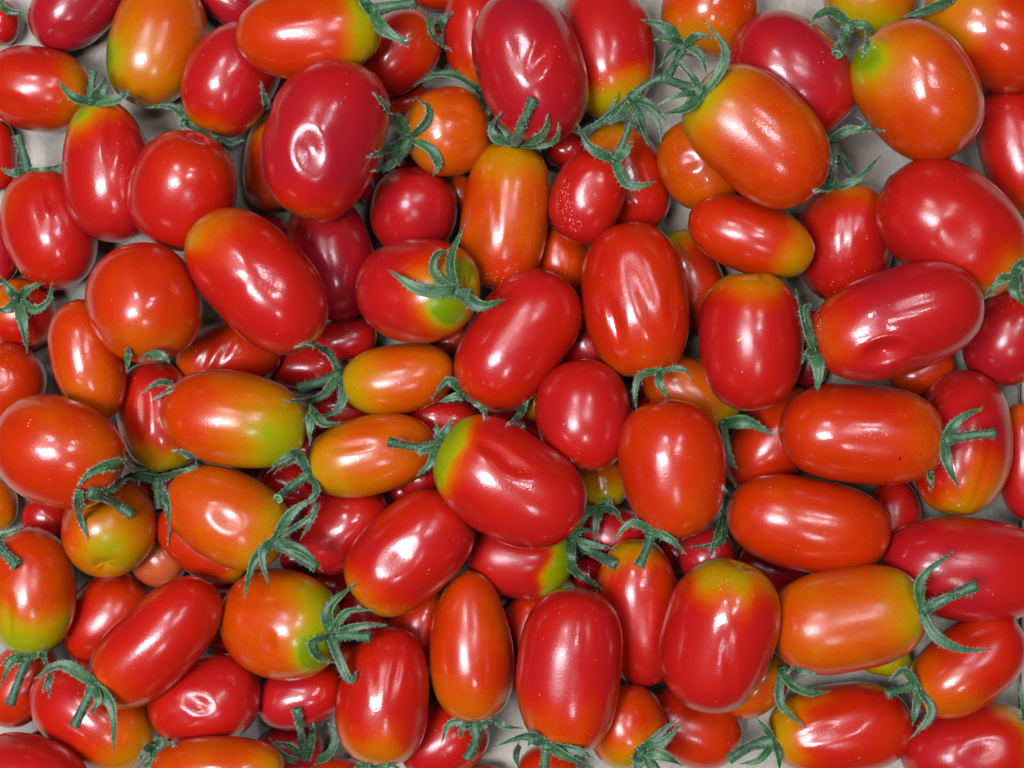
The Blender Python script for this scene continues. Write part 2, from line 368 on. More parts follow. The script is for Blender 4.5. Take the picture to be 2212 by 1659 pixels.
t('A97', (1250, 1650), (1118, 1690), 66, .9, 0, (.6, .74, .3), 'red tomato at the bottom edge under the spread legs of a calyx')
t('A98', (985, 1700), (1100, 1700), 48, .6, 0, (.4, .5, .3), 'orange tomato edge just showing at the bottom edge, right of a pinkish one')
t('A99', (665, 1690), (800, 1700), 62, 1.1, 0, (.6, .7, .3), 'orange red tomato at the bottom edge beside a small upright calyx')
t('A100', (748, 1475), (556, 1530), 74, 1.4, 0, (.72, .88, .3), 'crimson tomato behind a small upright stalk, lower left of centre')
t('A101', (738, 1372), (477, 1322), 121, 2.6, 22, (.16, .50, .30), 'round orange tomato with a lime green face and octopus like calyx, lower left', dents=[(597, 1376, 13, 22, 0, 7), (575, 1375, 40, 42, 0, 4)], spots=[(680, 1405, 42, -.42)])
t('A102', (455, 1380), (560, 1362), 62, .9, 0, (.6, .7, .3), 'red orange tomato peeping out left of the one with a lime green face')
t('A103', (325, 1542), (560, 1485), 102, 1.8, 0, (.70, .84, .3), 'dented red tomato lying below the long leaning one, lower left', dents=[(448, 1500, 26, 14, -20, 8), (395, 1540, 40, 14, 30, 3)])
t('A104', (212, 1510), (456, 1268), 96, 3, 0, (.45, .76, .26), 'long smooth red tomato leaning right with an orange lower end, lower left', n=2.4)
t('A105', (322, 1632), (84, 1458), 106, 1.4, 0, (.28, .76, .4), 'red tomato under a hanging curved sepal and stalk, near the bottom left corner')
t('A106', (302, 1258), (160, 1412), 90, 1.2, 0, (.62, .78, .4), 'dark red tomato half hidden behind the left side of the long leaning one')
t('A107', (76, 1413), (64, 1139), 97, 2, 0, (.12, .55, .36), 'orange red tomato with an olive base and framed oval dent, at the left edge', dents=[(46, 1325, 9, 38, -3, 7)])
t('A108', (95, 1395), (-5, 1562), 74, 1, 0, (.55, .65, .3), 'orange red tomato under sepals, below the olive based one at the left edge')
t('A109', (190, 1725), (-65, 1640), 96, 1.8, 0, (.76, .80, .3), 'large plain red tomato filling the bottom left corner')
t('A110', (30, 1640), (160, 1600), 46, .8, 0, (.8, .85, .3), 'dark red tomato edge just above the plain one in the bottom left corner')
t('A111', (615, 1662), (325, 1668), 79, 2, 0, (.30, .52, .3), 'orange tomato with no marks lying along the bottom edge at left')
t('A113', (246, 1236), (226, 1042), 107, 1.8, 42, (.27, .50, .5), 'yellow green and orange tomato showing a small round scar, mid left', scar=1, spots=[(265, 1170, 45, -.16), (160, 1140, 50, .28)])
t('A114', (392, 1238), (298, 1172), 66, .8, 0, (.50, .56, .4), 'small pale salmon tomato below the yellow green one with a scar', pale=1)
t('A115', (534, 1238), (350, 1108), 76, 1.3, 0, (.3, .68, .25), 'red tomato hidden beneath the orange and yellow one with the drooping calyx')
t('A116', (617, 1182), (366, 1045), 103, 2.4, 0, (.16, .47, .50), 'orange tomato with yellow right half, curled dent and drooping calyx, left of centre', dents=[(506, 1112, 26, 16, -30, 5)], taper=.06)
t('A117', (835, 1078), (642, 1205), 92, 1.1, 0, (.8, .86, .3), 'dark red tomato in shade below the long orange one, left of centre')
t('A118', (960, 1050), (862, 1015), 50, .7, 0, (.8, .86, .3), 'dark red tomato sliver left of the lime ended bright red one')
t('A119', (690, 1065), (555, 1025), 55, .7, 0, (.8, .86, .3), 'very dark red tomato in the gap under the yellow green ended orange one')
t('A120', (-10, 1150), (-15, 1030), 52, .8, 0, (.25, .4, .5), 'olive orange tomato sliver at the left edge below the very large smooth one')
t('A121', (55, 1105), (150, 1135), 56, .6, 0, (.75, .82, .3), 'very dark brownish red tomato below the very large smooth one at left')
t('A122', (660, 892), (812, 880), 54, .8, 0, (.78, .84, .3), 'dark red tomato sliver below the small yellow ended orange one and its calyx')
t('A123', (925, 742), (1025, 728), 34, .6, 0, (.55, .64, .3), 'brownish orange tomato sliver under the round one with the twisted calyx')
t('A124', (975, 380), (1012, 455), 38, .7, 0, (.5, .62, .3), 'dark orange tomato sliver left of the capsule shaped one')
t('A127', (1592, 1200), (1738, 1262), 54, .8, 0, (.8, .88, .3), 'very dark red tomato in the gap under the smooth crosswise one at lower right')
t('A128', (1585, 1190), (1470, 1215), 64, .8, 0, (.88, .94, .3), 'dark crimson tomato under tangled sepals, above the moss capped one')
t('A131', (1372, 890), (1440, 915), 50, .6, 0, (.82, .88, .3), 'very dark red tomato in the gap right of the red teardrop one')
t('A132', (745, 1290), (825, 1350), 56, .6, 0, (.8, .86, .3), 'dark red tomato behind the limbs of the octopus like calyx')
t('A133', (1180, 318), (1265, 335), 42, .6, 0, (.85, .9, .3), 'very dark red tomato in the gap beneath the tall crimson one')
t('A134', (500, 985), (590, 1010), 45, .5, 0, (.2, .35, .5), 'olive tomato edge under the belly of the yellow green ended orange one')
t('A140', (300, 1030), (400, 1050), 46, .5, 0, (.8, .86, .3), 'dark red filler tomato added deep under the big dark calyx at mid left')  # filler, added so the gap under this calyx goes dark
t('A141', (1250, 1130), (1400, 1180), 66, .5, 0, (.88, .92, .3), 'dark crimson filler tomato added deep beneath tangled sepals, lower centre right')  # filler, added to darken the floor behind the tangled sepals
t('A142', (1300, 1260), (1240, 1225), 40, .4, 0, (.85, .9, .3), 'dark red filler tomato added in the hollow under the three limbed calyx')  # filler, added to darken this hollow
t('A143', (670, 1262), (760, 1268), 44, .4, 0, (.82, .88, .3), 'dark red filler tomato added deep behind the sepal rising from the octopus like calyx')  # filler, added to keep the gap behind the sepal dark
t('A144', (455, 1290), (520, 1270), 38, .4, 0, (.8, .86, .3), 'dark red filler tomato added above the tip of the long leaning one')  # filler, added over pale floor to darken the gap
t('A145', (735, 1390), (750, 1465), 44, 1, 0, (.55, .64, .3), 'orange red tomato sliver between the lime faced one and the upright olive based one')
t('A146', (560, 1620), (700, 1615), 52, .4, 0, (.85, .9, .3), 'dark crimson filler tomato added deep behind the foot of a small upright stalk')  # filler, added in place of shaded cardboard to darken it
t('A148', (835, 345), (905, 350), 40, .5, 0, (.85, .9, .3), 'dark red filler tomato added deep beneath the sprawling star calyx')  # filler, added to darken the gap below the star calyx
t('A150', (640, 950), (690, 985), 38, .3, 0, (.85, .9, .3), 'dark red filler tomato added deep behind the hooked calyx of the long orange one')  # filler, added to stand for the dark behind the hooked calyx
t('A151', (612, 1195), (668, 1215), 36, .3, 0, (.85, .9, .3), 'dark red filler tomato added deep under the drooping calyx, left of centre')  # filler, added to darken the crevice under the drooping calyx
t('A152', (1420, 1190), (1500, 1205), 44, .3, 0, (.88, .92, .3), 'dark crimson filler tomato added deep below the stalk of the egg shaped one')  # filler, added to darken the floor behind the stalk
t('A153', (1000, 868), (1068, 882), 40, .3, 0, (.85, .9, .3), 'dark red filler tomato added deep beneath the foot of the plain oblong one')  # filler, added to stand for the black crevice here
t('A154', (1372, 835), (1412, 820), 34, .3, 0, (.85, .9, .3), 'dark red filler tomato added deep beneath the calyx of the wrinkled one')  # filler, added to darken the slit under this calyx
t('A155', (838, 1068), (898, 1056), 36, .3, 0, (.85, .9, .3), 'dark red filler tomato added deep between the long orange one and the wrinkle dented one')  # filler, added to darken the grey floor between the two

# ------------------------------------------------------------------ calyxes
# owner, hub (x, y), limbs: ('s' sepal | 't' stalk, points after the hub, half width); capitals: points are complete
C = []


def c(key, hub, *limbs):
    C.append((key, hub, limbs))


c('A9', (196, 222), ('t', [(198, 190), (202, 152)], 9), ('s', [(155, 208), (125, 172)], 10), ('s', [(220, 192), (230, 163)], 12), ('s', [(255, 213), (280, 192)], 11))
c('A11', (60, 368), ('t', [(50, 330), (37, 292)], 11), ('s', [(28, 374), (0, 364)], 9), ('s', [(105, 366), (142, 350)], 7))
c('A4', (412, 266), ('s', [(370, 230), (313, 233)], 8), ('t', [(450, 292), (500, 316)], 10), ('s', [(480, 310), (528, 303)], 8), ('s', [(392, 262), (397, 280)], 8))
c('A14', (592, 242), ('s', [(575, 222), (564, 176)], 8))
c('A6', (803, 22), ('t', [(845, 14), (898, 6)], 13), ('s', [(825, 60), (858, 82), (886, 102)], 13), ('s', [(785, 5), (772, -14)], 13), ('s', [(845, 78), (894, 83)], 7))
c('A34', (946, 62), ('S', [(926, 28), (936, 78), (978, 112)], 8), ('s', [(958, 42), (980, 26)], 9))
c('A31', (886, 298), ('s', [(852, 250), (805, 198)], 13), ('s', [(922, 262), (924, 230), (897, 213)], 10), ('s', [(840, 322), (792, 341)], 11), ('s', [(842, 358), (803, 370)], 9), ('s', [(932, 325), (947, 355), (934, 382)], 12), ('t', [(868, 328), (852, 350)], 14))
c('A36', (1040, 196), ('s', [(990, 164), (937, 162), (891, 187)], 10), ('s', [(1052, 245), (1085, 300)], 9))
c('A54', (1113, 309), ('t', [(1130, 262), (1153, 213)], 11), ('s', [(1072, 300), (1062, 272), (1085, 242)], 10), ('s', [(1160, 300), (1180, 275), (1184, 244)], 10), ('s', [(1170, 312), (1203, 298), (1207, 264)], 9), ('s', [(1095, 290), (1070, 262)], 8))
c('A52', (1326, 346), ('s', [(1275, 318), (1246, 266)], 11), ('s', [(1350, 392), (1378, 402), (1419, 391)], 12), ('s', [(1352, 328), (1369, 300)], 9), ('t', [(1345, 310), (1362, 262)], 9))
c('A38', (1362, 212), ('s', [(1345, 246), (1312, 258), (1338, 197)], 9), ('s', [(1385, 262), (1402, 318)], 10), ('s', [(1372, 250), (1384, 296)], 8), ('s', [(1300, 262), (1256, 282)], 9), ('T', [(1362, 212), (1395, 184), (1430, 167)], 9), ('s', [(1405, 225), (1440, 262)], 8), ('s', [(1420, 260), (1428, 312)], 8))
c('A41', (1518, 202), ('s', [(1552, 160), (1566, 105), (1519, 42)], 12), ('s', [(1478, 236), (1425, 246)], 12), ('t', [(1475, 184), (1430, 166)], 12), ('s', [(1470, 205), (1412, 232)], 8), ('s', [(1490, 160), (1450, 120)], 8))
c('A39', (1478, 96), ('s', [(1434, 58), (1385, 43)], 12), ('s', [(1508, 76), (1542, 82)], 8), ('s', [(1512, 118), (1528, 166)], 8), ('s', [(1445, 84), (1412, 86)], 9), ('t', [(1462, 130), (1440, 168)], 10), ('s', [(1450, 110), (1420, 150)], 8))
c('A43', (1834, 50), ('s', [(1795, 26), (1762, 38), (1753, 60)], 11), ('s', [(1868, 56), (1874, 92), (1860, 130)], 10), ('t', [(1822, 85), (1808, 118)], 12))
c('A44', (2056, 0), ('s', [(2000, 22), (1948, 38)], 10))
c('A47', (1795, 406), ('t', [(1795, 360), (1799, 308)], 12), ('s', [(1775, 406), (1757, 414)], 9), ('s', [(1850, 388), (1902, 337)], 10), ('S', [(1845, 376), (1826, 348), (1804, 312)], 8))
c('A40', (1790, 302), ('s', [(1840, 280), (1915, 283)], 10), ('s', [(1858, 282), (1872, 266), (1850, 253)], 5))
c('A29', (984, 628), ('s', [(905, 624), (838, 582)], 15), ('s', [(1040, 660), (1093, 645)], 14), ('s', [(975, 560), (1009, 470)], 13), ('s', [(938, 590), (945, 548), (985, 545)], 10), ('t', [(1000, 634), (1018, 636)], 12))
c('A20', (38, 645), ('s', [(18, 622), (-4, 592)], 10), ('s', [(66, 622), (98, 611)], 9), ('s', [(75, 668), (106, 648), (113, 606)], 10), ('s', [(50, 700), (60, 765)], 12), ('s', [(15, 668), (-10, 668)], 9), ('t', [(39, 642), (40, 640)], 11))
c('A26', (732, 808), ('s', [(712, 765), (670, 742), (634, 751)], 8), ('t', [(690, 825), (643, 839)], 11), ('s', [(690, 858), (610, 866)], 10), ('s', [(742, 858), (720, 892), (655, 907)], 9))
c('A25', (672, 884), ('s', [(670, 920), (668, 958)], 10), ('s', [(700, 915), (740, 912)], 10))
c('A62', (668, 1024), ('s', [(645, 980), (612, 990), (576, 1023)], 11), ('s', [(650, 995), (618, 1002), (590, 1024)], 8), ('t', [(634, 1048), (600, 1078)], 10), ('s', [(685, 1058), (668, 1082), (634, 1103)], 8))
c('A63', (947, 962), ('t', [(895, 966), (838, 954)], 10), ('s', [(962, 930), (980, 900)], 10), ('s', [(945, 935), (939, 908)], 7), ('s', [(930, 1000), (900, 1030)], 10), ('s', [(912, 975), (885, 965)], 8))
c('A56', (1002, 852), ('s', [(968, 822), (930, 865)], 9), ('s', [(985, 856), (945, 869)], 11), ('s', [(1040, 876), (1048, 890), (1045, 906)], 8))
c('A58', (1135, 852), ('s', [(1126, 890), (1094, 921)], 8))
c('A51', (1424, 800), ('s', [(1382, 812), (1372, 850), (1375, 886)], 8), ('s', [(1425, 830), (1450, 862)], 10), ('s', [(1475, 798), (1498, 826)], 6))
c('A67', (1760, 756), ('s', [(1738, 700), (1718, 622)], 10), ('s', [(1768, 800), (1765, 846)], 15), ('s', [(1745, 765), (1733, 786)], 10), ('s', [(1740, 668), (1756, 662)], 7))
c('A70', (2038, 952), ('t', [(2090, 941), (2150, 936)], 11), ('s', [(2070, 908), (2126, 878)], 11), ('s', [(2048, 1005), (2072, 1055)], 11), ('S', [(2006, 1015), (2012, 1040), (2008, 1064)], 6))
c('A46', (2190, 598), ('s', [(2200, 575), (2222, 560)], 12), ('s', [(2160, 605), (2122, 650)], 9), ('s', [(2195, 632), (2222, 665)], 13))
c('A74', (1562, 914), ('s', [(1615, 912), (1672, 942)], 15), ('s', [(1574, 980), (1592, 1016)], 8))
c('A64', (1408, 1146), ('s', [(1362, 1130), (1320, 1174)], 9), ('t', [(1400, 1180), (1380, 1224)], 11), ('s', [(1448, 1165), (1482, 1198)], 9))
c('A128', (1568, 1108), ('s', [(1560, 1165), (1530, 1178), (1482, 1182)], 9), ('s', [(1548, 1160), (1532, 1205)], 9), ('s', [(1570, 1078), (1560, 1048)], 8))
c('A91', (1232, 1164), ('s', [(1252, 1146), (1287, 1147)], 10), ('t', [(1275, 1190), (1330, 1222)], 11), ('s', [(1285, 1178), (1328, 1186)], 8), ('s', [(1236, 1226), (1302, 1272)], 13))
c('A65', (1298, 1096), ('s', [(1265, 1112), (1252, 1148)], 9), ('s', [(1288, 1130), (1286, 1172)], 9), ('s', [(1328, 1104), (1345, 1132)], 9), ('s', [(1318, 1085), (1292, 1080)], 8))
c('A23', (340, 1034), ('s', [(262, 1002), (200, 1018), (167, 1052)], 14), ('S', [(172, 1056), (172, 1110), (190, 1166)], 11), ('s', [(290, 1028), (235, 1058), (176, 1066)], 12), ('T', [(190, 1062), (238, 1080), (286, 1112)], 12), ('t', [(340, 1060), (345, 1098)], 9), ('s', [(362, 1090), (363, 1182)], 9), ('S', [(437, 1003), (405, 980), (372, 973)], 9), ('s', [(400, 1018), (430, 1006)], 7))
c('A24', (385, 832), ('s', [(345, 826), (303, 852)], 6), ('s', [(360, 846), (328, 866)], 5))
c('A18', (320, 766), ('S', [(278, 752), (276, 780), (272, 803)], 8), ('s', [(350, 768), (367, 785)], 10))
c('A116', (592, 1168), ('s', [(548, 1214), (527, 1296)], 11), ('s', [(566, 1196), (581, 1268)], 10), ('t', [(635, 1196), (684, 1226)], 12), ('s', [(655, 1190), (697, 1235)], 10), ('s', [(620, 1120), (650, 1092), (688, 1076)], 11), ('s', [(665, 1120), (684, 1090)], 6), ('S', [(686, 1085), (672, 1125), (648, 1167)], 7))
c('A101', (712, 1372), ('s', [(712, 1312), (772, 1258)], 14), ('t', [(750, 1372), (800, 1376)], 12), ('s', [(780, 1352), (838, 1350)], 9), ('s', [(750, 1322), (808, 1318)], 9), ('s', [(735, 1430), (757, 1470), (773, 1447)], 11), ('s', [(672, 1388), (690, 1422), (727, 1432)], 10))
c('A107', (60, 1420), ('s', [(25, 1430), (0, 1485)], 11), ('t', [(42, 1465), (22, 1522)], 11), ('s', [(90, 1410), (104, 1450)], 10), ('s', [(30, 1418), (0, 1440)], 8))
c('A104', (206, 1477), ('s', [(135, 1436), (73, 1466)], 13), ('t', [(186, 1515), (160, 1568)], 12), ('s', [(242, 1530), (246, 1628)], 12), ('S', [(110, 1455), (100, 1475), (93, 1497)], 5), ('S', [(115, 1455), (106, 1480), (107, 1510)], 5), ('s', [(212, 1515), (190, 1547)], 8))
c('A105', (332, 1612), ('s', [(352, 1600), (382, 1612)], 10), ('s', [(330, 1640), (303, 1662)], 9), ('s', [(312, 1622), (300, 1645)], 9))
c('A99', (662, 1648), ('t', [(652, 1590), (641, 1530)], 10), ('s', [(615, 1632), (578, 1590)], 10), ('s', [(632, 1615), (596, 1602)], 8), ('s', [(672, 1600), (677, 1560)], 10), ('s', [(710, 1630), (726, 1584), (704, 1558)], 10))
c('A90', (1025, 1560), ('s', [(972, 1562), (953, 1606)], 8), ('s', [(1000, 1570), (994, 1596)], 9), ('t', [(1030, 1598), (1008, 1640)], 12), ('s', [(1045, 1565), (1065, 1557)], 10), ('S', [(1068, 1549), (1088, 1568), (1129, 1573)], 7))
c('A88', (1182, 1606), ('s', [(1135, 1590), (1065, 1613)], 11), ('t', [(1178, 1635), (1176, 1668)], 12), ('s', [(1220, 1632), (1288, 1662)], 12), ('s', [(1250, 1622), (1285, 1640)], 8), ('S', [(1122, 1608), (1114, 1632), (1122, 1662)], 9), ('s', [(1150, 1602), (1140, 1612)], 8))
c('A94', (815, 1654), ('s', [(785, 1650), (762, 1664)], 9), ('s', [(845, 1652), (870, 1664)], 9), ('t', [(820, 1662), (826, 1676)], 10))
c('A87', (1382, 1622), ('s', [(1420, 1590), (1464, 1550)], 9), ('s', [(1430, 1605), (1473, 1562)], 11), ('s', [(1378, 1650), (1372, 1680)], 14), ('s', [(1430, 1630), (1476, 1655)], 14), ('t', [(1400, 1640), (1420, 1672)], 14))
c('A83', (1688, 1448), ('s', [(1722, 1446), (1767, 1456)], 12), ('s', [(1710, 1478), (1750, 1497), (1796, 1492)], 11), ('s', [(1686, 1520), (1742, 1573)], 10))
c('A81', (1990, 1318), ('s', [(1990, 1250), (2062, 1189)], 12), ('t', [(2045, 1292), (2108, 1264)], 12), ('s', [(2020, 1372), (2075, 1402), (2142, 1403)], 12), ('s', [(2050, 1288), (2106, 1288)], 8))
c('A79', (1985, 1488), ('t', [(1955, 1486), (1915, 1500)], 10), ('s', [(1952, 1448), (1920, 1472)], 10), ('s', [(1978, 1530), (1972, 1569)], 10), ('s', [(2012, 1540), (1962, 1600)], 10))
c('A85', (1672, 1600), ('t', [(1622, 1612), (1574, 1640)], 12), ('s', [(1656, 1575), (1633, 1549)], 9), ('s', [(1640, 1640), (1598, 1650)], 10), ('s', [(1682, 1630), (1684, 1665)], 10))
c('A120', (-12, 1168), ('s', [(15, 1158), (46, 1140)], 10), ('t', [(12, 1196), (38, 1222)], 11))
c('A1', (-5, 0), ('s', [(20, 24), (62, 27)], 8))
c('A80', (2214, 1560), ('s', [(2212, 1520), (2201, 1466)], 8))
from mathutils.bvhtree import BVHTree

# ------------------------------------------------------------------ let the tomatoes down one on another
PX = W0 / PXW


def kz(z):
    return PX * (D - z) / D


def to_world(x, y, z):
    k = kz(z)
    return (x - PXW / 2) * k, (PXH / 2 - y) * k


CELL = 0.0012
GX = np.arange(-0.25, 0.25, CELL)
GY = np.arange(-0.20, 0.20, CELL)
GXX, GYY = np.meshgrid(GX, GY)
H = np.zeros_like(GXX)
SOFT = 0.985         # ripe fruit presses together: contact is reckoned on a slightly smaller body


def ell(A, x, y):
    """half height and mid height of an ellipsoid v'Av = 1 above (x, y)"""
    a = A[2, 2]
    b = 2 * (A[0, 2] * x + A[1, 2] * y)
    cc = A[0, 0] * x * x + 2 * A[0, 1] * x * y + A[1, 1] * y * y - 1
    disc = b * b - 4 * a * cc
    ok = disc > 0
    r = np.sqrt(np.where(ok, disc, 0)) / (2 * a)
    return ok, -b / (2 * a), r


for d in T:
    s, b = np.array(d['s'], float), np.array(d['b'], float)
    d['c'] = (s + b) / 2
    av = np.linalg.norm(s - b) / 2
    w = d['w'] = float(d['w']) * .965
    ti = math.radians(d['tilt'])
    a2 = (av * av - (w * math.sin(ti)) ** 2) / math.cos(ti) ** 2
    d['a'] = math.sqrt(max(a2, w * w * 0.95))
    al = math.atan2(-(s - b)[1], (s - b)[0])
    ax = np.array([math.cos(al) * math.cos(ti), math.sin(al) * math.cos(ti), math.sin(ti)])
    d['ax'] = ax
    side = np.cross(ax, [0, 0, 1.0])
    side /= np.linalg.norm(side)
    up = np.cross(side, ax)
    d['R'] = np.stack([side, up, ax], axis=1)   # columns: local x, y, z

for d in sorted(T, key=lambda q: q['rank']):
    z = 0.03
    for it in range(4):
        k = kz(z)
        X, Y = to_world(d['c'][0], d['c'][1], z)
        R = d['R']
        A = R @ np.diag([1 / (d['w'] * k * SOFT) ** 2, 1 / (d['w'] * k * SOFT) ** 2, 1 / (d['a'] * k * SOFT) ** 2]) @ R.T
        ok, mid, r = ell(A, GXX - X, GYY - Y)
        if ok.any():
            need = np.where(ok, H - (mid - r), -1)
            zn = float(need.max())
        else:
            zn = 0
        hz = math.sqrt(np.linalg.inv(A)[2, 2]) / SOFT
        z = max(zn, hz)
    d['z'] = z
    ok, mid, r = ell(A, GXX - X, GYY - Y)
    H = np.where(ok, np.maximum(H, z + mid + r), H)
    d['k'] = kz(z)
    d['pos'] = np.array([*to_world(d['c'][0], d['c'][1], z), z])
    d['A1'] = R @ np.diag([1 / (d['w'] * d['k'] * 1.02) ** 2] * 2 + [1 / (d['a'] * d['k'] * 1.02) ** 2]) @ R.T

# ------------------------------------------------------------------ shapes
NU, NV = 60, 72


def smooth(x):
    x = np.clip(x, 0, 1)
    return x * x * (3 - 2 * x)


def lowfreq(P, rng, freq, n=7):
    v = np.zeros(len(P))
    for _ in range(n):
        k = rng.normal(size=3)
        k /= np.linalg.norm(k)
        v += np.sin(P @ k * freq * rng.uniform(0.6, 1.4) + rng.uniform(0, 6.28))
    return v / math.sqrt(n)


def link_mesh(name, verts, faces, mats, parent=None, smoothf=True, mat_idx=None):
    me = bpy.data.meshes.new(name)
    me.from_pydata(verts if isinstance(verts, list) else verts.tolist(), [], faces)
    for m in mats:
        me.materials.append(m)
    if smoothf:
        me.polygons.foreach_set('use_smooth', [True] * len(me.polygons))
    if mat_idx is not None:
        me.polygons.foreach_set('material_index', mat_idx)
    me.update()
    o = bpy.data.objects.new(name, me)
    col.objects.link(o)
    if parent is not None:
        o.parent = parent
    return o


def sphere_faces(nu, nv):
    f = []
    for j in range(nv):
        f.append((0, 1 + j, 1 + (j + 1) % nv))
    for i in range(nu - 2):
        a0 = 1 + i * nv
        for j in range(nv):
            j2 = (j + 1) % nv
            f.append((a0 + j, a0 + nv + j, a0 + nv + j2, a0 + j2))
    last = 1 + (nu - 1) * nv
    a0 = 1 + (nu - 2) * nv
    for j in range(nv):
        f.append((a0 + j, last, a0 + (j + 1) % nv))
    return f


FACES = sphere_faces(NU, NV)
phi = np.concatenate([[0], np.repeat(np.linspace(0, math.pi, NU + 1)[1:-1], NV), [math.pi]])
th = np.concatenate([[0], np.tile(np.arange(NV) / NV * 2 * math.pi, NU - 1), [0]])
HAS_CAL = {q[0] for q in C} | {'A82', 'A71', 'A117', 'A66', 'A70', 'A42', 'A57'}
BYKEY = {}
for idx, d in enumerate(T):
    rng = np.random.default_rng(1000 + idx)
    a, w = d['a'], d['w']
    n = d.get('n', 2.28) + rng.uniform(-.04, .06)
    cph, sph = np.cos(phi), np.sin(phi)
    # superellipse profile reparametrised by angle so that rings stay even
    den = (np.abs(cph) ** n + np.abs(sph) ** n) ** (-1 / n)
    zz = cph * den
    rr = sph * den
    tap = d.get('taper', 0) + rng.uniform(-.02, .02)
    rr = rr * (1 + tap * zz) * (1 - .02 * (np.abs(zz)) ** 3)
    k2, k3 = rng.uniform(.008, .03), rng.uniform(.01, .026)
    rr = rr * (1 + k2 * np.cos(2 * th + rng.uniform(0, 6)) + k3 * np.cos(3 * th + rng.uniform(0, 6)) * (0.4 + zz * .6)
               + .010 * np.cos(5 * th + rng.uniform(0, 6)) * np.clip(zz, 0, 1))
    # stem end: a small hollow with a puckered shoulder
    hol = np.exp(-(phi / .20) ** 2)
    zz = zz - hol * (.085 + .012 * np.cos(5 * th)) * w / a
    # blossom end: a faint nipple
    zz = zz - .02 * np.exp(-((math.pi - phi) / .09) ** 2)
    P = np.stack([rr * w * np.cos(th), rr * w * np.sin(th), zz * a], axis=1)
    lump = d.get('lump', 1)
    bt, bm = rng.uniform(0, 6.28), rng.uniform(.02, .07) * w      # a slight bend of the whole fruit
    P[:, 0] += math.cos(bt) * bm * (zz ** 2 - .35)
    P[:, 1] += math.sin(bt) * bm * (zz ** 2 - .35)
    U = P / w
    disp = w * lump * (.023 * lowfreq(U, rng, 2.3) + .005 * lowfreq(U, rng, 5.0) + .004 * lowfreq(U * np.array([1, 1, .3]), rng, 4.5))
    # faint lengthwise furrows
    fur = np.zeros(len(P))
    for _ in range(rng.integers(1, 4)):
        t0 = rng.uniform(0, 6.28)
        q = np.angle(np.exp(1j * (th - t0 - .25 * zz * rng.uniform(-1, 1))))
        fur -= rng.uniform(.002, .013) * np.exp(-(q / rng.uniform(.16, .34)) ** 2) * np.exp(-((zz - rng.uniform(-.3, .4)) / .45) ** 2)
    disp = disp + fur * w * d.get('fur', 1)
    nrm = np.stack([np.cos(th) * sph / w, np.sin(th) * sph / w, cph / a], axis=1)
    nrm /= np.linalg.norm(nrm, axis=1)[:, None]
    P = P + nrm * disp[:, None]
    # into the world's axes (still in cardboard units)
    Q = P @ d['R'].T
    N = nrm @ d['R'].T
    cx, cy = d['c']
    top = smooth((N[:, 2] + .05) / .3)
    off = np.zeros(len(P))
    for (dx, dy, rx, ry, ang, dep) in d.get('dents', []):
        an = math.radians(ang)
        ux, uy = Q[:, 0] - (dx - cx), Q[:, 1] + (dy - cy)
        p1 = ux * math.cos(an) + uy * math.sin(an)
        p2 = -ux * math.sin(an) + uy * math.cos(an)
        q = np.sqrt((p1 / rx) ** 2 + (p2 / ry) ** 2)
        off += (-dep * np.exp(-q ** 2) + .22 * dep * np.exp(-((q - 1.7) / .5) ** 2)) * top
    Q = Q + N * off[:, None]
    V = Q * d['k']
    d['V'] = V
    if d['key'] in HAS_CAL or d.get('scar'):
        root = bpy.data.objects.new('tomato', None)
        root.empty_display_size = .01
        col.objects.link(root)
        root.location = d['pos']
        ob = link_mesh('fruit', V, FACES, [M_TOM], root)
    else:
        root = ob = link_mesh('tomato', V, FACES, [M_TOM])
        ob.location = d['pos']
    # ripeness
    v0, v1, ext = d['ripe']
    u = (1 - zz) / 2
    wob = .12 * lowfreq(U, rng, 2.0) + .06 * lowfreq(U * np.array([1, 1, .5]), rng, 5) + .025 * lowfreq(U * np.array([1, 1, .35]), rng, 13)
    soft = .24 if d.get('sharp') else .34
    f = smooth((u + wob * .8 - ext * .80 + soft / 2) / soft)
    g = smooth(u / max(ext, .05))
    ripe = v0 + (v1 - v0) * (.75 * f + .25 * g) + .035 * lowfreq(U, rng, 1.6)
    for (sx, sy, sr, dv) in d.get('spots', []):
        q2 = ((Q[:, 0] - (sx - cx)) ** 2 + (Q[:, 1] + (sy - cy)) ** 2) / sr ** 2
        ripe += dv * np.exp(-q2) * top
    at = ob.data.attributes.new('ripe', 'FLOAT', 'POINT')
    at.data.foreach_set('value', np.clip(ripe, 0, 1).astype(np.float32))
    if d.get('pale'):
        at = ob.data.attributes.new('pale', 'FLOAT', 'POINT')
        at.data.foreach_set('value', np.full(len(Q), .4, np.float32))
    root['label'] = d['label']
    root['category'] = 'tomato'
    root['group'] = 'tomatoes heaped on the cardboard'
    d['ob'] = root
    d['pole'] = d['pos'] + (d['R'] @ np.array([0, 0, a * .93])) * d['k']
    BYKEY[d['key']] = d

# ------------------------------------------------------------------ calyxes, stalks, scars
CAM = np.array([0, 0, D])
POS = np.array([d['pos'] for d in T])
AM = np.array([d['A1'] for d in T])


FACE_LIST = [tuple(f) for f in FACES]
TREES = [BVHTree.FromPolygons(d['V'].tolist(), FACE_LIST) for d in T]


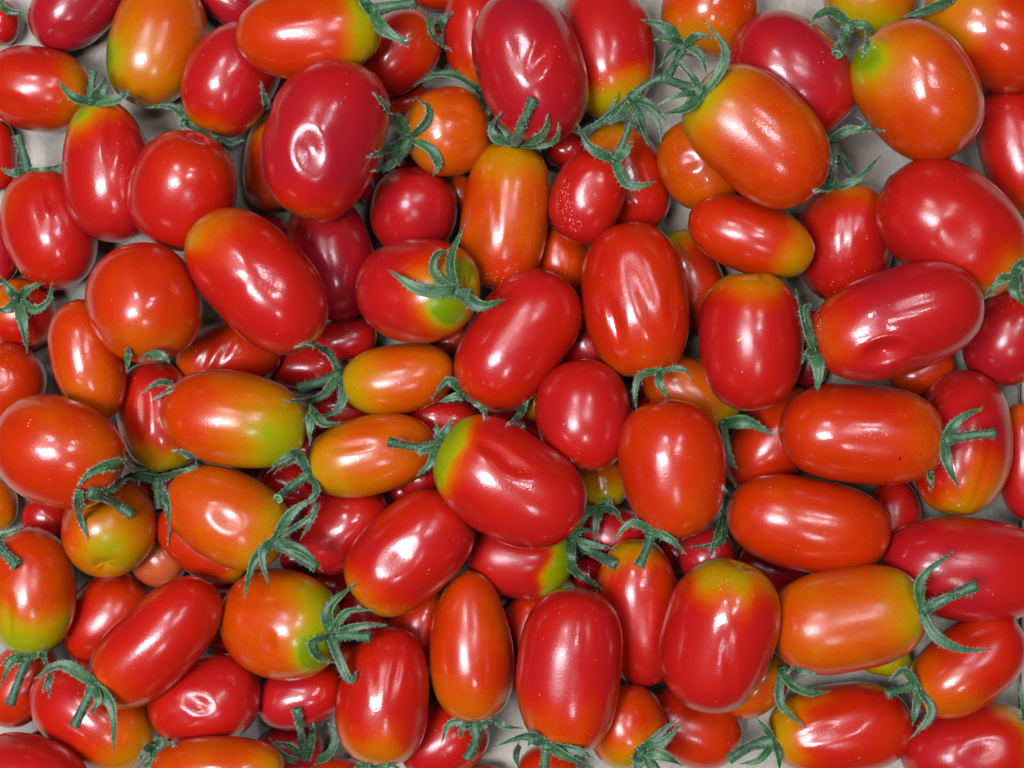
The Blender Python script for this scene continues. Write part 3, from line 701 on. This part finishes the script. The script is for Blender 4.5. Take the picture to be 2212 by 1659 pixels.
def top_hit(x, y, only=None):
    """height at which the sight line through cardboard point (x, y) meets the heap"""
    p0 = np.array([(x - PXW / 2) * PX, (PXH / 2 - y) * PX, 0.0])
    dv = p0 - CAM
    o = CAM - POS
    Ad = np.einsum('nij,j->ni', AM, dv)
    aa = Ad @ dv
    bb = 2 * np.einsum('ni,ni->n', Ad, o)
    cc = np.einsum('ni,nij,nj->n', o, AM, o) - 1.45
    near = np.nonzero(bb * bb - 4 * aa * cc > 0)[0] if only is None else [only]
    best = 0.0
    dn = Vector(dv).normalized()
    for i in near:
        hit = TREES[i].ray_cast(Vector(o[i]), dn)
        if hit[0] is not None:
            best = max(best, hit[0].z + POS[i][2])
    return best


def spline(pts, n):
    P = [np.array(p, float) for p in pts]
    P = [2 * P[0] - P[1]] + P + [2 * P[-1] - P[-2]]
    out = []
    m = len(P) - 3
    for i in range(n):
        u = i / (n - 1) * m
        j = min(int(u), m - 1)
        f = u - j
        p0, p1, p2, p3 = P[j:j + 4]
        out.append(.5 * ((2 * p1) + (-p0 + p2) * f + (2 * p0 - 5 * p1 + 4 * p2 - p3) * f * f + (-p0 + 3 * p1 - 3 * p2 + p3) * f ** 3))
    return np.array(out)


def limb(kind, pts, hw, owner, hubz, rng, parent, origin, hubfirst):
    n = 18 if kind == 's' else 14
    hw = hw * (1.16 if kind == 's' else 1.12)
    P2 = spline(pts, n)
    oi = T.index(owner)
    zz = np.zeros(n)
    for i, p in enumerate(P2):
        u = i / (n - 1)
        lift = (.0035 * math.sin(u * math.pi) + .002 * u) if kind == 's' else .004 * u
        base = hubz + lift
        th_ = (.0011 if kind == 's' else .0019)
        if u < .18 and hubfirst:
            z = max(base, min(top_hit(p[0], p[1], oi) + th_, base + .02))
        else:
            z = max(base, top_hit(p[0], p[1]) + th_)
        zz[i] = z
    dl = zz.copy()
    dl[1:-1] = np.maximum(np.maximum(zz[:-2], zz[2:]), zz[1:-1])
    dl[-1] = max(zz[-2], zz[-1])
    zz = dl
    for _ in range(3):
        sm = zz.copy()
        sm[1:-1] = (zz[:-2] + 2 * zz[1:-1] + zz[2:]) / 4
        zz = np.maximum(sm, zz - .0006)
    P3 = np.array([[*to_world(P2[i][0], P2[i][1], zz[i]), zz[i]] for i in range(n)])
    k = kz(zz.mean())
    Tn = np.gradient(P3, axis=0)
    Tn /= np.linalg.norm(Tn, axis=1)[:, None] + 1e-9
    roll0, roll1 = rng.uniform(-.5, .5), rng.uniform(-.9, .9)
    ns = 10
    V, F, MI = [], [], []
    rings = []
    for i in range(n):
        u = i / (n - 1)
        if kind == 's':
            wv = hw * (0.72 + .55 * u) if u < .35 else hw * .91 * max(0.0, 1 - ((u - .35) / .65) ** 1.35)
            wv = max(wv, .7) * (1 + .07 * math.sin(9 * u + roll0 * 5))
            tv = max(.30 * wv, .9)
            cup = .34 * wv
        else:
            wv = hw * (1.15 - .40 * math.sin(u * 2.6)) * (1 + .05 * math.sin(13 * u + roll0 * 7))
            if u > .93:
                wv *= 1.10
            tv = wv * .92
            cup = 0
        up = np.array([0, 0, 1.0])
        sd = np.cross(Tn[i], up)
        sd /= np.linalg.norm(sd) + 1e-9
        nn = np.cross(sd, Tn[i])
        ro = roll0 + (roll1 - roll0) * u
        s2 = sd * math.cos(ro) + nn * math.sin(ro)
        n2 = -sd * math.sin(ro) + nn * math.cos(ro)
        ring = []
        for j in range(ns):
            an = j / ns * 2 * math.pi
            x = math.cos(an) * wv
            y = math.sin(an) * tv + (cup * (abs(math.cos(an)) ** 1.5 - .45) if kind == 's' else 0)
            if kind == 's' and math.sin(an) > .9:
                y -= .22 * wv            # midrib groove
            if kind == 't':
                f = 1 + .07 * math.cos(an * 5)
                x, y = x * f, y * f
            ring.append(P3[i] + (s2 * x + n2 * y) * k - origin)
        rings.append(ring)
        V += ring
    for i in range(n - 1):
        for j in range(ns):
            j2 = (j + 1) % ns
            F.append((i * ns + j, i * ns + j2, (i + 1) * ns + j2, (i + 1) * ns + j))
            MI.append(0)
    F.append(tuple(range(ns))[::-1])
    MI.append(0)
    e0 = (n - 1) * ns
    if kind == 's':
        F.append(tuple(e0 + j for j in range(ns)))
        MI.append(1)
    else:                                            # hollow cut end with a pale rim
        b0 = len(V)
        cen = P3[-1] - origin
        for j in range(ns):
            V.append(cen + (V[e0 + j] - cen) * .62 + Tn[-1] * .0001)
        for j in range(ns):
            V.append(cen + (V[e0 + j] - cen) * .50 - Tn[-1] * .0010)
        for j in range(ns):
            j2 = (j + 1) % ns
            F.append((e0 + j, e0 + j2, b0 + j2, b0 + j)); MI.append(2)
            F.append((b0 + j, b0 + j2, b0 + ns + j2, b0 + ns + j)); MI.append(0)
        F.append(tuple(b0 + ns + j for j in range(ns))); MI.append(0)
    # soft hairs standing off the limb
    L = np.linalg.norm(np.diff(P3, axis=0), axis=1).sum()
    nh = int(L / .00015)
    for _ in range(nh):
        i = int(rng.integers(1, n - 1))
        j = int(rng.integers(0, ns))
        p = np.array(rings[i][j]) + rng.uniform(-.5, .5) * (np.array(rings[i + 1 if i < n - 1 else i][j]) - np.array(rings[i][j]))
        cen = P3[i] - origin
        dr = p - cen
        dr /= np.linalg.norm(dr) + 1e-9
        dr = dr + rng.normal(size=3) * .35 + Tn[i] * .2
        dr /= np.linalg.norm(dr)
        ln = rng.uniform(.0004, .0015)
        q = np.cross(dr, rng.normal(size=3))
        q /= np.linalg.norm(q) + 1e-9
        q2 = np.cross(dr, q)
        hwid = .00004
        b0 = len(V)
        V += [p - dr * .0001 + q * hwid, p - dr * .0001 - q * hwid * .5 + q2 * hwid * .8, p - dr * .0001 - q * hwid * .5 - q2 * hwid * .8,
              p + dr * ln + rng.normal(size=3) * .0001]
        F += [(b0, b0 + 1, b0 + 3), (b0 + 1, b0 + 2, b0 + 3), (b0 + 2, b0, b0 + 3)]
        MI += [1, 1, 1]
    rimv = [0.0] * len(V)
    if kind == 's':
        for i in range(n):
            for j in (0, ns // 2):
                rimv[i * ns + j] = 1.0
    o = link_mesh('sepal' if kind == 's' else 'stem', [tuple(v) for v in V], F,
                  [M_SEPAL if kind == 's' else M_STEM, M_HAIR, M_CUT], parent, True, MI)
    at = o.data.attributes.new('rim', 'FLOAT', 'POINT')
    at.data.foreach_set('value', rimv)
    return o


HU, HV = 8, 12
HF = sphere_faces(HU, HV)
hph = np.concatenate([[0], np.repeat(np.linspace(0, math.pi, HU + 1)[1:-1], HV), [math.pi]])
hth = np.concatenate([[0], np.tile(np.arange(HV) / HV * 2 * math.pi, HU - 1), [0]])


def blob(name, pos_rel, nrm, rad, flat, mat, parent):
    nrm = nrm / np.linalg.norm(nrm)
    q = np.cross(nrm, [0.3, 1, .2]); q /= np.linalg.norm(q)
    q2 = np.cross(nrm, q)
    r = rad * (1 + .10 * np.cos(5 * hth))
    P = (np.outer(np.sin(hph) * np.cos(hth) * r, q) + np.outer(np.sin(hph) * np.sin(hth) * r, q2) + np.outer(np.cos(hph) * rad * flat, nrm))
    return link_mesh(name, P + pos_rel, HF, [mat], parent)


for ci, (key, hub, limbs) in enumerate(C):
    rng = np.random.default_rng(500 + ci)
    d = BYKEY[key]
    ob = d['ob']
    oi = T.index(d)
    zh = max(top_hit(hub[0], hub[1], oi), d['pole'][2]) if top_hit(hub[0], hub[1], oi) > d['pole'][2] else d['pole'][2]
    hp = np.array([*to_world(hub[0], hub[1], zh), zh])
    nd = hp - d['pos']
    rel = hp - d['pos']
    cal = blob('calyx', rel, nd, 13 * d['k'], .45, M_SEPAL, ob)
    for (kd, pts, hw) in limbs:
        full = kd.isupper()
        pp = list(pts) if full else [hub] + list(pts)
        if full or np.linalg.norm(np.subtract(pp[0], pp[-1])) > 6:
            limb(kd.lower(), pp, hw, d, zh, rng, cal, d['pos'], not full)
        else:
            st = blob('stem', rel + np.array([0, 0, .0025]), np.array([.05, .05, 1.0]), hw * d['k'], 1.3, M_STEM, cal)

for key, (x, y), rad in (('A113', (247, 1181), 9), ('A82', (1598, 1228), 9), ('A71', (2068, 1093), 9), ('A117', (817, 1078), 6), ('A42', (1890, 98), 9),
                         ('A66', (1645, 600), 5)):
    d = BYKEY[key]
    z = top_hit(x, y, T.index(d))
    if z <= 0:
        continue
    hp = np.array([*to_world(x, y, z - .0006), z - .0006])
    blob('stem_scar', hp - d['pos'], hp - d['pos'], rad * d['k'], .22, M_SCAR, d['ob'])

M_DUST, _nt, _p = new_mat('pale_dust')
_p.inputs['Base Color'].default_value = (0.72, 0.62, 0.55, 1)
_p.inputs['Roughness'].default_value = 0.8
for key, cx, cy, sx, sy, cnt in (('A52', 1222, 440, 9, 26, 60), ('A52', 1244, 492, 10, 8, 26), ('A54', 1090, 596, 26, 12, 34),
                                 ('A67', 1768, 694, 5, 9, 12), ('A38', 1302, 180, 6, 16, 14), ('A70', 1900, 940, 22, 3, 16),
                                 ('A82', 1566, 1262, 14, 8, 16), ('A57', 1240, 994, 12, 5, 10), ('A47', 1812, 590, 26, 30, 12)):
    d = BYKEY[key]
    rng = np.random.default_rng(cx)
    V, F = [], []
    for _ in range(cnt):
        x, y = cx + rng.normal() * sx, cy + rng.normal() * sy
        z = top_hit(x, y, T.index(d))
        if z <= 0:
            continue
        p = np.array([*to_world(x, y, z), z]) - d['pos']
        r = rng.uniform(.4, 1.3) * d['k']
        b0 = len(V)
        for q in ((1, 0, 0), (-1, 0, 0), (0, 1, 0), (0, -1, 0), (0, 0, .8), (0, 0, -.8)):
            V.append(tuple(p + np.array(q) * r * rng.uniform(.6, 1.3)))
        F += [(b0 + a_, b0 + b_, b0 + c_) for a_, b_, c_ in ((0, 2, 4), (2, 1, 4), (1, 3, 4), (3, 0, 4), (2, 0, 5), (1, 2, 5), (3, 1, 5), (0, 3, 5))]
    if V:
        o = link_mesh('dust_grains', V, F, [M_DUST], d['ob'], False)
        o['kind'] = 'stuff'

M_SPECK, _nt, _p = new_mat('dark_speck')
_p.inputs['Base Color'].default_value = (0.02, 0.012, 0.01, 1)
M_FLECK, _nt, _p = new_mat('yellow_fleck')
_p.inputs['Base Color'].default_value = (0.75, 0.50, 0.12, 1)
for key, x, y, rad, mt, nm in (('A70', 1944, 990, 4, M_SPECK, 'dark_speck'), ('A70', 1990, 982, 2.5, M_SPECK, 'dark_speck'),
                               ('A70', 1918, 1044, 2.5, M_SPECK, 'dark_speck'), ('A66', 1600, 732, 3.2, M_FLECK, 'yellow_fleck'), ('A66', 1595, 735, 2.6, M_FLECK, 'yellow_fleck')):
    d = BYKEY[key]
    z = top_hit(x, y, T.index(d))
    hp = np.array([*to_world(x, y, z), z])
    blob(nm, hp - d['pos'], hp - d['pos'], rad * d['k'], .35, mt, d['ob'])

# ------------------------------------------------------------------ the cardboard they lie on
def board(name, x0, x1, y0, y1, z, label):
    nx, ny = 60, 40
    xs, ys = np.linspace(x0, x1, nx), np.linspace(y0, y1, ny)
    XX, YY = np.meshgrid(xs, ys)
    rng = np.random.default_rng(5)
    P = np.stack([XX.ravel(), YY.ravel(), np.zeros(nx * ny)], axis=1)
    w_ = lowfreq(P, rng, 40) * .0003
    P[:, 2] = z + w_ - .0008
    nV = len(P)
    B = P.copy(); B[:, 2] -= .003
    V = np.concatenate([P, B])
    F = []
    for j in range(ny - 1):
        for i in range(nx - 1):
            a = j * nx + i
            F.append((a, a + 1, a + nx + 1, a + nx))
            F.append((nV + a, nV + a + nx, nV + a + nx + 1, nV + a + 1))
    edge = [i for i in range(nx)] + [j * nx + nx - 1 for j in range(1, ny)] + [(ny - 1) * nx + i for i in range(nx - 2, -1, -1)] + [j * nx for j in range(ny - 2, 0, -1)]
    for q in range(len(edge)):
        a, b = edge[q], edge[(q + 1) % len(edge)]
        F.append((b, a, nV + a, nV + b))
    o = link_mesh(name, V, F, [M_CARD], None, True)
    o['kind'] = 'structure'
    o['label'] = label
    return o


board('cardboard_floor', -.30, .30, -.24, .24, -0.0045, 'grey brown cardboard sheet under the two flaps')
board('cardboard_flap', -.296, .1780, -.236, .236, 0.0, 'wide grey brown cardboard flap lying under nearly all the tomatoes')
board('cardboard_flap', .1798, .296, -.236, .236, 0.0, 'narrow cardboard flap along the right edge beyond the seam')
print('ZMAX', max(d['z'] for d in T), 'tomatoes', len(T))
import os
if os.environ.get('ZDUMP'):
    for d in sorted(T, key=lambda q: -q['z']):
        print(d['key'], round(d['z'], 4), d['rank'])
